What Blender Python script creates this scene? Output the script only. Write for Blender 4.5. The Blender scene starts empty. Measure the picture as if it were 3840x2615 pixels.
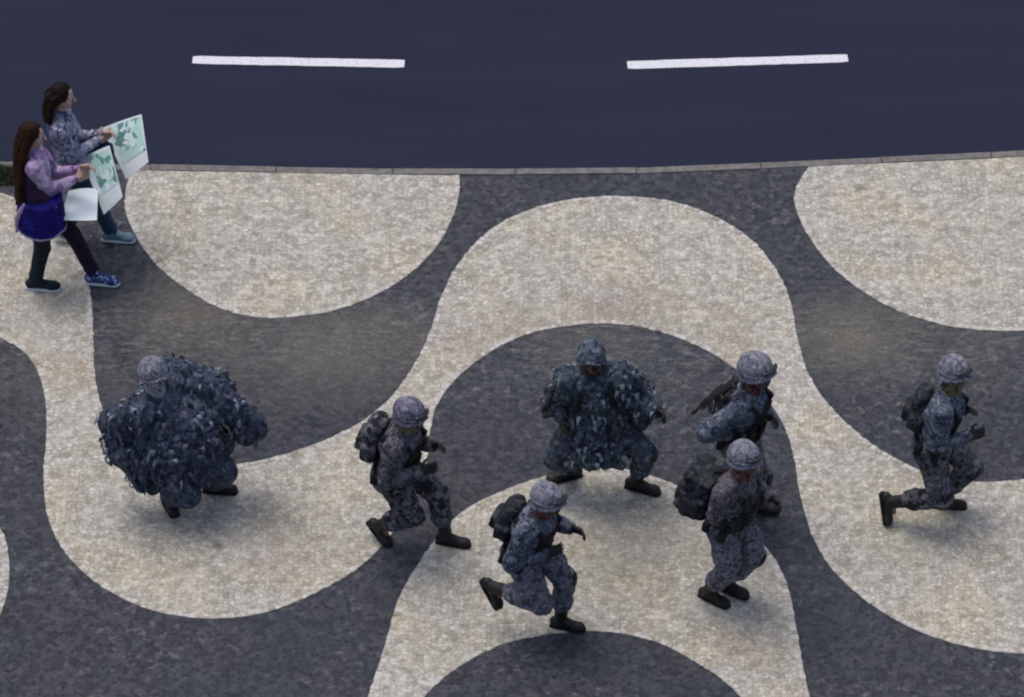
import bpy, bmesh, math, random
from mathutils import Vector, Matrix, noise
from mathutils.geometry import tessellate_polygon

# ------------------------------------------------------------------ camera
sc = bpy.context.scene
R = math.radians
TILT, DIST = R(40), 45.0
cam_d = bpy.data.cameras.new('Camera'); cam = bpy.data.objects.new('Camera', cam_d)
sc.collection.objects.link(cam); sc.camera = cam
cam.location = (0, -DIST*math.cos(TILT), DIST*math.sin(TILT))
cam.rotation_euler = (R(90)-TILT, 0, 0)
cam_d.sensor_width = 36; cam_d.lens = 18/(4.22/DIST); cam_d.clip_end = 2000
# ------------------------------------------------------------------ sky, sun, exposure
w = bpy.data.worlds.new('World'); sc.world = w; w.use_nodes = True
nt = w.node_tree; bg = nt.nodes['Background']
sky = nt.nodes.new('ShaderNodeTexSky'); sky.sky_type = 'NISHITA'; sky.sun_disc = False
SUN_EL, SUN_ROT = R(74), R(-50)
sky.sun_elevation = SUN_EL; sky.sun_rotation = SUN_ROT
sky.air_density = 1.0; sky.dust_density = 5.0; sky.ozone_density = 1.2
nt.links.new(sky.outputs[0], bg.inputs[0]); bg.inputs[1].default_value = 0.12
sd = bpy.data.lights.new('Sun', 'SUN'); sd.energy = 0.75; sd.angle = R(26); sd.color = (1, .96, .9)
sun = bpy.data.objects.new('Sun', sd); sc.collection.objects.link(sun)
# sun towards azimuth SUN_ROT (measured from +Y clockwise), elevation SUN_EL
sdir = Vector((math.sin(SUN_ROT)*math.cos(SUN_EL), math.cos(SUN_ROT)*math.cos(SUN_EL), math.sin(SUN_EL)))
sun.rotation_euler = sdir.to_track_quat('Z', 'Y').to_euler()
sc.view_settings.view_transform = 'Standard'; sc.view_settings.look = 'None'
sc.view_settings.gamma = 1; sc.view_settings.exposure = 0.16
sc.view_settings.use_curve_mapping = False
sc.cycles.pixel_filter_type = 'BLACKMAN_HARRIS'; sc.cycles.filter_width = 2.2

# ------------------------------------------------------------------ measured layout, metres
SHAPES = {'A': [(-3.258, 2.39), (-3.193, 2.605), (-0.478, 2.605), (-0.454, 2.39), (-0.451, 2.055), (-0.501, 1.754), (-0.621, 1.367), (-0.838, 0.997), (-1.146, 0.683),
       (-1.508, 0.476), (-1.908, 0.395), (-2.202, 0.418), (-2.501, 0.568), (-2.808, 0.869), (-3.026, 1.161), (-3.193, 1.516), (-3.283, 1.814),
       (-3.296, 2.116)],
 'A2': [(2.566, 2.47), (2.691, 2.729), (4.71, 2.79), (5.863, 2.915), (6.618, 2.853), (6.615, 1.102), (5.641, 0.579), (4.883, 0.292), (4.236, 0.224),
        (3.786, 0.247), (3.427, 0.361), (3.074, 0.591), (2.743, 0.974), (2.539, 1.385), (2.419, 1.814), (2.423, 2.116)],
 'B': [(-5.876, 1.338), (-5.575, 1.694), (-5.188, 1.983), (-4.747, 2.104), (-4.445, 2.08), (-4.172, 1.947), (-3.931, 1.694), (-3.722, 1.338), (-3.569, 0.956),
       (-3.492, 0.522), (-3.451, 0.008), (-3.413, -0.384), (-3.335, -0.745), (-3.161, -1.1), (-2.899, -1.344), (-2.557, -1.457), (-2.203, -1.452),
       (-1.712, -1.274), (-1.292, -0.991), (-1.013, -0.662), (-0.803, -0.217), (-0.671, 0.235), (-0.595, 0.637), (-0.451, 1.102), (-0.194, 1.545),
       (0.142, 1.826), (0.556, 1.983), (0.988, 2.013), (1.38, 1.935), (1.749, 1.718), (2.037, 1.397), (2.227, 0.985), (2.322, 0.579), (2.353, 0.179),
       (2.43, -0.329), (2.609, -0.772), (2.91, -1.209), (3.316, -1.559), (3.663, -1.661), (4.102, -1.639), (4.553, -1.559), (5.11, -1.263), (5.691, -0.772),
       (6.125, -0.048), (6.851, -0.048), (6.544, -1.155), (6.045, -2.481), (5.448, -3.248), (4.911, -3.499), (4.387, -3.648), (3.956, -3.673), (3.539, -3.599),
       (3.14, -3.409), (2.813, -3.122), (2.538, -2.739), (2.382, -2.325), (2.299, -1.799), (2.265, -1.317), (2.175, -0.882), (1.958, -0.429), (1.626, -0.048),
       (1.232, 0.207), (0.869, 0.31), (0.504, 0.292), (0.066, 0.144), (-0.333, -0.217), (-0.582, -0.634), (-0.657, -0.991), (-0.687, -1.425), (-0.763, -1.852),
       (-0.916, -2.221), (-1.186, -2.662), (-1.524, -2.969), (-1.93, -3.207), (-2.339, -3.273), (-2.789, -3.187), (-3.181, -2.933), (-3.479, -2.585),
       (-3.674, -2.142), (-3.753, -1.639), (-3.763, -1.155), (-3.795, -0.717), (-3.879, -0.329), (-4.017, -0.048), (-4.23, 0.133), (-4.455, 0.224),
       (-4.823, 0.264), (-5.248, 0.122), (-5.574, -0.273), (-5.772, -0.827), (-6.667, -0.827), (-6.425, 0.235)],
 'C': [(-1.451, -5.66), (-1.242, -4.72), (-1.104, -4.156), (-0.979, -3.549), (-0.885, -3.045), (-0.735, -2.636), (-0.565, -2.283), (-0.358, -1.984),
       (-0.007, -1.735), (0.382, -1.559), (0.772, -1.49), (1.089, -1.575), (1.402, -1.773), (1.745, -2.074), (2.011, -2.455), (2.152, -2.867), (2.205, -3.349),
       (2.237, -3.748), (2.281, -4.156), (2.394, -4.816), (2.63, -5.428), (2.596, -6.117), (2.238, -6.117), (2.046, -5.194), (1.874, -4.432), (1.684, -4.053),
       (1.487, -3.832), (1.153, -3.559), (0.814, -3.439), (0.438, -3.429), (-0.007, -3.539), (-0.347, -3.762), (-0.632, -4.092), (-0.812, -4.48),
       (-0.97, -5.006), (-1.122, -5.66)],
 'C0': [(-5.142, -1.852), (-4.733, -1.693), (-4.368, -1.852), (-4.101, -2.142), (-3.993, -2.429), (-3.947, -2.79), (-3.963, -3.096), (-4.044, -3.399),
        (-4.264, -3.648), (-4.631, -3.748), (-4.98, -3.648), (-5.408, -3.449), (-5.685, -2.739), (-5.538, -2.116)],
 'C2': [(4.249, -5.66), (4.458, -4.72), (4.596, -4.156), (4.721, -3.549), (4.815, -3.045), (4.965, -2.636), (5.135, -2.283), (5.342, -1.984), (5.693, -1.735),
        (6.082, -1.559), (6.472, -1.49), (6.789, -1.575), (7.102, -1.773), (7.445, -2.074), (7.711, -2.455), (7.852, -2.867), (7.905, -3.349), (7.937, -3.748),
        (7.981, -4.156), (8.094, -4.816), (8.33, -5.428), (8.296, -6.117), (7.938, -6.117), (7.746, -5.194), (7.574, -4.432), (7.384, -4.053), (7.187, -3.832),
        (6.853, -3.559), (6.514, -3.439), (6.138, -3.429), (5.693, -3.539), (5.353, -3.762), (5.068, -4.092), (4.888, -4.48), (4.73, -5.006), (4.578, -5.66)]}
KERB = [(-10.147, 2.915), (-7.825, 2.636), (-5.534, 2.482), (-4.396, 2.445), (-3.638, 2.421), (-2.805, 2.396), (-1.745, 2.366), (-0.612, 2.341), (0.899, 2.353),
 (1.656, 2.396), (2.527, 2.458), (3.553, 2.531), (4.407, 2.599), (5.848, 2.759), (7.792, 3.102), (10.169, 3.607)]
MARKS = [[(-2.821, 4.106), (-0.949, 4.048)], [(1.018, 4.028), (2.967, 4.131)], [(-6.961, 4.346), (-4.879, 4.19)], [(4.832, 4.294), (6.818, 4.607)]]
PEOPLE = {'S1': {'F': (1, -0.35),
        'pelvis': (-0.924, -2.447, 0.84),
        'neck': (-0.841, -2.541, 1.33),
        'head': (-0.787, -2.582, 1.5),
        'ankR': (-1.043, -2.357, 0.16),
        'ankL': (-0.522, -2.395, 0.1),
        'toeR': (0.6, -0.45, -0.6),
        'toeL': (1, -0.25, 0),
        'wrR': (-0.707, -2.671, 1.0),
        'wrL': (-0.605, -2.497, 1.12),
        'look': (0.8, -0.6, 0.0)},
 'S2': {'F': (1, -0.45),
        'pelvis': (0.088, -3.407, 0.86),
        'neck': (0.201, -3.517, 1.32),
        'head': (0.27, -3.546, 1.48),
        'ankL': (0.376, -3.366, 0.1),
        'ankR': (-0.136, -3.361, 0.42),
        'toeL': (1, -0.3, 0),
        'toeR': (0.45, -0.3, -0.8),
        'wrR': (0.262, -3.612, 1.0),
        'wrL': (0.465, -3.391, 1.05),
        'look': (0.8, -0.6, 0.0)},
 'S3': {'F': (1, -0.4),
        'pelvis': (1.784, -2.089, 0.88),
        'neck': (1.849, -2.178, 1.41),
        'head': (1.891, -2.192, 1.61),
        'ankR': (1.926, -2.007, 0.1),
        'ankL': (1.622, -1.947, 0.14),
        'toeR': (1, -0.2, 0),
        'toeL': (0.9, -0.3, -0.3),
        'wrR': (1.694, -2.286, 1.05),
        'wrL': (2.004, -2.191, 1.15),
        'look': (0.8, -0.6, 0.1)},
 'S4': {'F': (0.9, -0.6),
        'pelvis': (1.673, -3.112, 0.9),
        'neck': (1.734, -3.2, 1.42),
        'head': (1.768, -3.225, 1.62),
        'ankR': (1.53, -3.043, 0.1),
        'ankL': (1.68, -2.963, 0.12),
        'toeR': (0.85, -0.6, 0),
        'toeL': (0.9, -0.5, -0.1),
        'wrR': (1.818, -3.172, 1.08),
        'wrL': (1.989, -3.093, 1.1),
        'look': (0.7, -0.7, 0.05)},
 'S5': {'F': (1, -0.3),
        'pelvis': (3.309, -2.076, 0.8),
        'neck': (3.4, -2.102, 1.3),
        'head': (3.439, -2.078, 1.5),
        'ankL': (3.422, -1.954, 0.09),
        'ankR': (3.013, -2.153, 0.22),
        'toeL': (1, -0.1, 0),
        'toeR': (0.15, -0.35, -0.9),
        'wrR': (3.574, -2.231, 0.98),
        'wrL': (3.544, -2.054, 1.1),
        'look': (0.6, -0.8, 0.12)},
 'CB': {'F': (0.1, -1),
        'pelvis': (0.661, -1.811, 0.8),
        'neck': (0.632, -1.85, 1.28),
        'head': (0.619, -1.85, 1.46),
        'ankR': (0.48, -1.604, 0.1),
        'ankL': (0.985, -1.742, 0.1),
        'toeR': (-0.95, -0.35, 0),
        'toeL': (0.95, -0.4, 0),
        'wrR': (0.392, -1.896, 0.85),
        'wrL': (1.135, -1.937, 1.0),
        'look': (-0.1, -1, 0.22)},
 'LB': {'F': (0.7, -0.7),
        'pelvis': (-2.661, -2.007, 0.74),
        'neck': (-2.791, -1.982, 1.22),
        'head': (-2.796, -1.994, 1.42),
        'ankR': (-2.75, -1.923, 0.1),
        'ankL': (-2.391, -1.78, 0.1),
        'toeR': (0.3, -0.7, 0),
        'toeL': (1, -0.1, 0),
        'wrR': (-2.631, -2.187, 0.85),
        'wrL': (-2.291, -2.007, 0.9),
        'look': (0.45, -0.9, 0.1)},
 'W1': {'F': (1, 0),
        'pelvis': (-3.886, 0.755, 0.9),
        'neck': (-3.915, 0.836, 1.38),
        'head': (-3.92, 0.851, 1.56),
        'ankR': (-3.976, 0.781, 0.1),
        'ankL': (-3.488, 0.851, 0.1),
        'toeR': (1, -0.1, 0),
        'toeL': (1, -0.15, 0),
        'wrR': (-3.581, 0.871, 1.1),
        'wrL': (-3.547, 0.942, 1.15),
        'look': (1, -0.1, -0.1)},
 'W2': {'F': (1, 0.05),
        'pelvis': (-3.682, 1.332, 0.9),
        'neck': (-3.746, 1.357, 1.38),
        'head': (-3.708, 1.373, 1.56),
        'ankR': (-3.38, 1.421, 0.1),
        'ankL': (-3.756, 1.401, 0.14),
        'toeR': (1, -0.1, 0),
        'toeL': (0.9, -0.1, -0.4),
        'wrR': (-3.427, 1.36, 1.12),
        'wrL': (-3.391, 1.398, 1.15),
        'look': (1, -0.15, -0.1)}}
PTS = {'PLAC1': [(-3.386, 1.665, 0.977), (-3.102, 1.605, 1.144), (-3.05, 1.337, 0.933), (-3.211, 1.338, 0.779)],
 'PLAC2': [(-3.544, 1.279, 0.956), (-3.339, 1.219, 1.113), (-3.242, 0.926, 0.894), (-3.383, 0.955, 0.713)],
 'PLAC3': [(-3.662, 1.044, 0.801), (-3.459, 1.067, 0.802), (-3.449, 0.752, 0.777), (-3.701, 0.728, 0.8)],
 'RIB': [(-3.691, 0.897, 0.637), (-3.637, 0.898, 0.544), (-3.545, 0.898, 0.332)],
 'BAG': [(-3.523, 1.385, 1.068), (-3.381, 1.384, 0.961)],
 'DARKB': [(-3.256, 1.102, 1.104), (-3.192, 1.102, 0.755)],
 'RIFLE': [(1.723, -2.299, 1.616), (1.412, -2.117, 1.108)],
 'BATON': [(0.334, -3.499, 1.362), (0.498, -3.449, 1.003)],
 'RIFLE1': [(-0.991, -2.351, 1.31), (-1.167, -2.352, 1.039)],
 'SATCH': [(1.398, -3.122, 1.013), (1.398, -3.122, 1.013)],
 'STRIP': [(-3.298, 1.338, 0.484), (-3.112, 1.337, 0.521)],
 'GRASS': [(-5.154, 2.47, 0), (-4.251, 2.433, 0), (-4.239, 2.152, 0), (-5.125, 2.116, 0)]}

# ------------------------------------------------------------------ helpers
V = Vector; Z = V((0, 0, 1))
rnd = random.Random(7)
def lin(c):
    return tuple((x/12.92 if x <= .04045 else ((x+.055)/1.055)**2.4) for x in c) + (1,)
def hexc(h): return lin(tuple(int(h[i:i+2], 16)/255 for i in (0, 2, 4)))
class NG:
    """small node-material helper"""
    def __init__(s, name, rough=.85, spec=.25):
        s.m = bpy.data.materials.new(name); s.m.use_nodes = True; s.t = s.m.node_tree
        s.b = s.t.nodes['Principled BSDF']; s.b.inputs['Roughness'].default_value = rough
        s.b.inputs['Specular IOR Level'].default_value = spec
        s.tc = s.t.nodes.new('ShaderNodeTexCoord').outputs['Object']
    def n(s, typ, ins=None, **k):
        x = s.t.nodes.new(typ)
        for a, b in k.items(): setattr(x, a, b)
        for a, b in (ins or {}).items():
            if isinstance(b, bpy.types.NodeSocket): s.t.links.new(b, x.inputs[a])
            else: x.inputs[a].default_value = b
        return x
    def noise(s, scale, detail=3, rough=.55, vec=None, dist=0):
        return s.n('ShaderNodeTexNoise', {'Vector': vec or s.tc, 'Scale': scale, 'Detail': detail, 'Roughness': rough, 'Distortion': dist}).outputs['Fac']
    def ramp(s, fac, stops, interp='LINEAR'):
        r = s.t.nodes.new('ShaderNodeValToRGB'); r.color_ramp.interpolation = interp
        e = r.color_ramp.elements
        while len(e) < len(stops): e.new(.5)
        for i, (p, c) in enumerate(stops):
            e[i].position = p; e[i].color = c if len(c) == 4 else (*c, 1)
        s.t.links.new(fac, r.inputs[0]); return r.outputs[0]
    def mix(s, fac, a, b, mode='MIX'):
        x = s.t.nodes.new('ShaderNodeMix'); x.data_type = 'RGBA'; x.blend_type = mode
        for i, q in ((0, fac), (6, a), (7, b)):
            if isinstance(q, bpy.types.NodeSocket): s.t.links.new(q, x.inputs[i])
            else: x.inputs[i].default_value = q if i == 0 else (q if len(q) == 4 else (*q, 1))
        return x.outputs[2]
    def bump(s, h, strength=.5, dist=.01):
        x = s.n('ShaderNodeBump', {'Height': h, 'Strength': strength, 'Distance': dist})
        s.t.links.new(x.outputs[0], s.b.inputs['Normal'])
    def col(s, c): 
        if isinstance(c, bpy.types.NodeSocket): s.t.links.new(c, s.b.inputs['Base Color'])
        else: s.b.inputs['Base Color'].default_value = c if len(c) == 4 else (*c, 1)
        return s.m

def stone_mat(name, base, var, joint, stains, scale=23, jw=.05, bstr=.3, speck=None, spots=()):
    g = NG(name, .8, .3)
    # hand-cut stones: squarish Voronoi cells, gently warped
    wv = g.n('ShaderNodeTexNoise', {'Vector': g.tc, 'Scale': 2.2, 'Detail': 2.0}).outputs['Color']
    off = g.n('ShaderNodeVectorMath', {0: wv, 1: (.05, .05, .05)}, operation='MULTIPLY').outputs[0]
    vec = g.n('ShaderNodeVectorMath', {0: g.tc, 1: off}, operation='ADD').outputs[0]
    v1 = g.n('ShaderNodeTexVoronoi', {'Vector': vec, 'Scale': scale, 'Randomness': .82}, voronoi_dimensions='2D', feature='F1')
    ve = g.n('ShaderNodeTexVoronoi', {'Vector': vec, 'Scale': scale, 'Randomness': .82}, voronoi_dimensions='2D', feature='DISTANCE_TO_EDGE').outputs['Distance']
    bw = g.n('ShaderNodeSeparateColor', {0: v1.outputs['Color']}).outputs[0]
    c = g.ramp(bw, [(0, base[0]), (.5, base[1]), (1, base[2])])
    c = g.mix(g.n('ShaderNodeSeparateColor', {0: v1.outputs['Color']}).outputs[1], c, var, 'MIX') if False else c
    # soft local tone: warm and cool patches
    t = g.ramp(g.noise(1.3, 4, .6), [(.35, stains[0]), (.5, (.5, .5, .5)), (.66, stains[1])])
    c = g.mix(.6, c, t, 'OVERLAY')
    t2 = g.ramp(g.noise(5.5, 3, .65), [(.36, stains[2]), (.52, (.5, .5, .5)), (.7, (.55, .55, .55))])
    c = g.mix(.6, c, t2, 'OVERLAY')
    bl = g.ramp(g.noise(10, 3, .6), [(.32, (.30,)*3), (.5, (.5,)*3), (.68, (.70,)*3)])
    c = g.mix(.5, c, bl, 'OVERLAY')
    if speck:
        k = g.n('ShaderNodeMath', {0: g.ramp(g.noise(11, 3, .7), [(.54, (0, 0, 0)), (.66, (1, 1, 1))]), 1: g.ramp(g.noise(.9, 2), [(.40, (0, 0, 0)), (.6, (.75, .75, .75))])}, operation='MULTIPLY').outputs[0]
        c = g.mix(k, c, speck)
        sv = g.n('ShaderNodeVectorMath', {0: g.tc, 1: (1.0, 3.2, 1)}, operation='MULTIPLY').outputs[0]      # scuffed dust streaks along the walking line
        yb = g.n('ShaderNodeSeparateXYZ', {0: g.tc}).outputs[1]
        yb = g.n('ShaderNodeMath', {0: g.n('ShaderNodeMath', {0: yb, 1: -.15}, operation='ADD').outputs[0]}, operation='ABSOLUTE').outputs[0]
        k = g.n('ShaderNodeMath', {0: g.ramp(g.noise(6, 5, .75, vec=sv), [(.50, (0, 0, 0)), (.66, (.7, .7, .7))]), 1: g.ramp(yb, [(.2, (1, 1, 1)), (.85, (0, 0, 0))])}, operation='MULTIPLY').outputs[0]
        c = g.mix(k, c, (.22, .22, .20))
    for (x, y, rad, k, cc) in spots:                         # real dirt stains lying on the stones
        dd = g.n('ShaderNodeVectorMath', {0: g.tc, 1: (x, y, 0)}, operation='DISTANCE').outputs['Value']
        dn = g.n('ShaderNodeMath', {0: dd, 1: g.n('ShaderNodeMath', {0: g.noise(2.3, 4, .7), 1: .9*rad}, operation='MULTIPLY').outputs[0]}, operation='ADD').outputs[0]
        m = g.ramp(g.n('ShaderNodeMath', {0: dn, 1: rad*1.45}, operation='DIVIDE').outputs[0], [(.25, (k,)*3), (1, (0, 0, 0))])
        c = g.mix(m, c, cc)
    # grime spots
    c = g.mix(.5 if speck else .4, c, g.ramp(g.noise(30, 2, .7), [(.33, (.26,)*3), (.5, (.5,)*3), (.67, (.76,)*3)]), 'OVERLAY')
    sp = g.ramp(g.noise(26, 2, .6), [(.60, (0, 0, 0)), (.72, (1, 1, 1))])
    c = g.mix(g.n('ShaderNodeMath', {0: sp, 1: .35}, operation='MULTIPLY').outputs[0], c, joint)
    j = g.ramp(ve, [(0, (1, 1, 1)), (jw*.6, (.9, .9, .9)), (jw*1.7, (0, 0, 0))])
    jn = g.n('ShaderNodeMath', {0: j, 1: g.ramp(g.noise(3, 3), [(.35, (.22,)*3), (.65, (.78,)*3)])}, operation='MULTIPLY').outputs[0]
    c = g.mix(jn, c, joint)
    h = g.ramp(ve, [(0, (0, 0, 0)), (.16, (1, 1, 1))])
    hh = g.n('ShaderNodeMath', {0: h, 1: bw}, operation='ADD').outputs[0]
    g.bump(hh, bstr, .006)
    return g.col(c)

M = {}
M['light'] = stone_mat('limestone_mosaic', [(.36, .34, .295), (.45, .43, .38), (.545, .53, .48)], (.4, .36, .3), (.15, .14, .12),
                       [(.58, .545, .46), (.49, .505, .53), (.44, .43, .40)],
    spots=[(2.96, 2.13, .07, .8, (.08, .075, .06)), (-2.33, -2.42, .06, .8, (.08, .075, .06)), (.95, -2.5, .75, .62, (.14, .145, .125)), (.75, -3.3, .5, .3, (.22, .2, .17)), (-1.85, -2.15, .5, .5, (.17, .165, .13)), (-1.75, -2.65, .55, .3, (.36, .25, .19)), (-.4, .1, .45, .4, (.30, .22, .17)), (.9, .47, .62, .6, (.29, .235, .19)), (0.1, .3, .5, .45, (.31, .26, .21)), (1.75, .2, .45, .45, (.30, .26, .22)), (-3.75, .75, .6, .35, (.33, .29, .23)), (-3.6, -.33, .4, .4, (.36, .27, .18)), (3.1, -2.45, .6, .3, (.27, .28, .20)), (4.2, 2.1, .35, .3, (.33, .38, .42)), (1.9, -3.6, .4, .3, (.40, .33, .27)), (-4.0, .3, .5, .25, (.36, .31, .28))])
M['dark'] = stone_mat('basalt_mosaic', [(.024, .027, .038), (.038, .042, .057), (.062, .065, .08)], (.05, .05, .05), (.08, .08, .085),
                      [(.58, .56, .50), (.44, .49, .56), (.55, .56, .55)], jw=.04, speck=(.16, .16, .165),
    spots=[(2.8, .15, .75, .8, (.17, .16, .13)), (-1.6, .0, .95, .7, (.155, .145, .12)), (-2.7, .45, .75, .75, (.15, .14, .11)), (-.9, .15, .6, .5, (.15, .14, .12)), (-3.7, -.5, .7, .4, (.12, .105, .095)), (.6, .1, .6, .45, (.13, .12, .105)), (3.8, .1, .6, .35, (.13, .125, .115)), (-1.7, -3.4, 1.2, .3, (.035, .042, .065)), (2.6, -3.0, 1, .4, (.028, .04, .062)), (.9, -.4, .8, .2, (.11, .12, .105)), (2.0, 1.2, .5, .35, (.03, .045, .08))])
def plain(name, c, rough=.8, spec=.3, var=.25, scale=30, bump=.0, bscale=60):
    g = NG(name, rough, spec)
    f = g.noise(scale, 3)
    a = tuple(x*(1-var) for x in c[:3]); b = tuple(min(1, x*(1+var)) for x in c[:3])
    k = g.ramp(f, [(.3, a), (.7, b)])
    if bump: g.bump(g.noise(bscale, 3), bump, .006)
    return g.col(k)
def camo(name, cols, scale=9, rough=.9, bump=.6):
    g = NG(name, rough, .15)
    c = cols[0]
    for i, k in enumerate(cols[1:]):
        off = g.n('ShaderNodeVectorMath', {0: g.tc, 1: (3.7*i+1.3, 5.1*i, 2.3*i+.7)}, operation='ADD').outputs[0]
        th = (.54, .57, .62, .64)[min(i, 3)]
        m = g.ramp(g.noise(scale*(.75+.25*i), 2.5, .55, vec=off, dist=.3), [(th-.012, (0, 0, 0)), (th+.012, (1, 1, 1))])
        c = g.mix(m, c, k)
    c = g.mix(.35, c, g.ramp(g.noise(scale*3, 3), [(.35, (.3,)*3), (.65, (.7,)*3)]), 'OVERLAY')
    g.bump(g.noise(15, 2, .5, dist=.5), bump*.6, .012)
    return g.col(c)
def box_mat(name, c, **k): return plain(name, c, **k)

g = NG('asphalt', .9, .12)
strm = g.n('ShaderNodeVectorMath', {0: g.tc, 1: (.25, 2.2, 1)}, operation='MULTIPLY').outputs[0]
c = g.ramp(g.noise(1.1, 5, .6, vec=strm), [(.3, (.019, .0235, .046)), (.7, (.0255, .030, .0555))])
c = g.mix(.5, c, g.ramp(g.noise(170, 2), [(.35, (.38,)*3), (.65, (.62,)*3)]), 'OVERLAY')
c = g.mix(g.n('ShaderNodeMath', {0: g.ramp(g.noise(420, 1), [(.66, (0, 0, 0)), (.74, (1, 1, 1))]), 1: .3}, operation='MULTIPLY').outputs[0], c, (.085, .09, .105))
g.bump(g.noise(240, 2), .35, .004); M['asphalt'] = g.col(c)
g = NG('road_paint', .6, .3)
c = g.mix(g.ramp(g.noise(45, 4, .7), [(.52, (0, 0, 0)), (.72, (.75, .75, .75))]), (.74, .74, .80), (.25, .25, .28)); g.bump(g.noise(240, 2), .2, .003)
M['paint'] = g.col(c)
M['kerb'] = plain('kerb_granite', (.17, .165, .16), .8, .3, .3, 14, .3)
M['ground'] = plain('sandy_ground', (.28, .25, .2), .9, .1, .2, 3)
M['grass'] = plain('grass_blades', (.045, .075, .025), .8, .2, .5, 9)
M['skin'] = plain('skin', (.34, .19, .13), .55, .4, .12, 25)
M['skin_tan'] = plain('skin_tanned', (.22, .105, .065), .55, .4, .15, 25)
M['skin_pale'] = plain('skin_pale', (.46, .31, .25), .55, .4, .1, 25)
M['lip'] = plain('lips', (.25, .07, .06), .5, .4, .1)
M['eye_white'] = plain('eye_white', (.7, .7, .68), .3, .5, .03)
M['iris'] = plain('iris', (.03, .02, .015), .25, .5, .1)
M['black'] = plain('black_leather', (.012, .012, .013), .55, .35, .4, 20, .3)
M['sole'] = plain('rubber_sole', (.018, .018, .016), .85, .2, .3, 40)
M['gun'] = plain('gun_metal', (.014, .014, .016), .45, .4, .3, 30)
M['webbing'] = plain('dark_webbing', (.018, .02, .024), .9, .1, .5, 30, .4)
M['olive'] = camo('olive_dark_cloth', [(.028, .031, .026), (.012, .013, .012), (.06, .062, .052), (.018, .02, .02)], 18)
M['teal_dark'] = camo('dark_teal_cloth', [(.03, .045, .05), (.012, .018, .022), (.07, .09, .095), (.02, .028, .034)], 12)
M['pack_dark'] = camo('dark_pack_cloth', [(.03, .034, .042), (.014, .016, .02), (.06, .068, .078), (.02, .024, .03)], 18)
M['camo_grey'] = camo('grey_lavender_camouflage', [(.145, .15, .185), (.06, .062, .08), (.215, .22, .265), (.045, .047, .062), (.11, .11, .14)], 24)
M['camo_blue'] = camo('blue_grey_camouflage', [(.085, .105, .145), (.034, .044, .07), (.18, .21, .265), (.025, .03, .048), (.12, .13, .16)], 24)
M['camo_purple'] = camo('purple_grey_camouflage', [(.105, .10, .125), (.045, .043, .055), (.165, .16, .19), (.033, .033, .044)], 24)
M['camo_dark'] = camo('dark_grey_camouflage', [(.075, .078, .095), (.022, .022, .03), (.15, .15, .175), (.014, .014, .02)], 17)
M['camo_helmet'] = camo('grey_lavender_helmet_cloth', [(.19, .195, .245), (.10, .105, .14), (.29, .295, .36), (.07, .07, .09), (.15, .155, .20)], 30)
M['camo_helmet_violet'] = camo('violet_helmet_cloth', [(.15, .145, .21), (.08, .078, .115), (.25, .245, .32), (.06, .058, .08)], 30)
M['cloak_blue'] = camo('ragged_blue_camouflage_cloak', [(.05, .066, .098), (.024, .032, .052), (.105, .13, .18), (.02, .026, .045), (.085, .09, .14)], 20, bump=.9)
M['cloak_teal'] = camo('teal_blue_camouflage_cloak', [(.056, .074, .10), (.028, .038, .06), (.12, .155, .185), (.02, .028, .045), (.08, .095, .125)], 20, bump=.9)
M['scarf'] = camo('reddish_brown_scarf', [(.13, .06, .05), (.05, .025, .022), (.2, .11, .09), (.03, .015, .015)], 20)
M['scarf_olive'] = camo('olive_face_scarf', [(.13, .12, .07), (.05, .045, .03), (.2, .19, .13), (.03, .03, .02)], 20)
M['mask'] = camo('pale_grey_mask', [(.30, .31, .33), (.10, .11, .13), (.36, .37, .4), (.2, .21, .24)], 18)
M['vest_red'] = camo('dark_maroon_vest', [(.035, .015, .015), (.012, .008, .01), (.07, .035, .03), (.02, .012, .012)], 14)
M['vest_black'] = camo('black_olive_vest', [(.016, .017, .015), (.008, .008, .009), (.03, .03, .022), (.012, .012, .012)], 14)
M['lens'] = plain('goggle_lens', (.02, .02, .022), .12, .6, .1)
M['hair_brown'] = plain('long_brown_hair', (.024, .008, .004), .6, .12, .5, 12)
M['hair_dark'] = plain('dark_brown_hair', (.010, .006, .004), .6, .12, .5, 16)
M['lavender'] = camo('lavender_knit', [(.38, .28, .47), (.20, .13, .28), (.56, .46, .66), (.30, .2, .38)], 8, bump=.3)
M['denim_print'] = camo('grey_blue_print_blouse', [(.22, .23, .33), (.05, .08, .15), (.42, .42, .5), (.09, .14, .22)], 22, bump=.3)
M['plum'] = plain('plum_waistcoat', (.035, .018, .05), .9, .2, .4, 14, .4, 25)
M['royal'] = plain('royal_blue_cloth', (.012, .008, .16), .85, .25, .45, 12, .5, 20)
M['pinkhem'] = plain('pink_lining', (.42, .31, .45), .9, .2, .12, 12)
M['legging'] = plain('dark_teal_leggings', (.008, .018, .028), .85, .25, .4, 12, .3, 20)
M['legging2'] = plain('plum_black_leggings', (.016, .008, .024), .85, .25, .4, 12, .3, 20)
M['navy'] = plain('navy_denim', (.02, .045, .09), .85, .25, .4, 10, .5, 20)
M['sneaker_blue'] = camo('blue_white_sneaker', [(.04, .07, .22), (.02, .03, .12), (.32, .38, .55), (.03, .05, .16)], 30, bump=.2)
M['sneaker_pale'] = plain('pale_teal_sneaker', (.14, .24, .28), .7, .3, .2, 20)
M['white_rubber'] = plain('white_rubber', (.6, .65, .7), .6, .3, .1, 20)
M['paper_white'] = plain('white_card', (.80, .88, .92), .7, .3, .06, 4)
M['mint'] = camo('printed_mint_card', [(.52, .76, .72), (.14, .32, .30), (.72, .88, .86), (.82, .91, .93), (.30, .50, .48)], 9, .6, bump=.02)
M['card_edge'] = plain('card_edge', (.05, .09, .1), .8, .2, .1)
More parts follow.
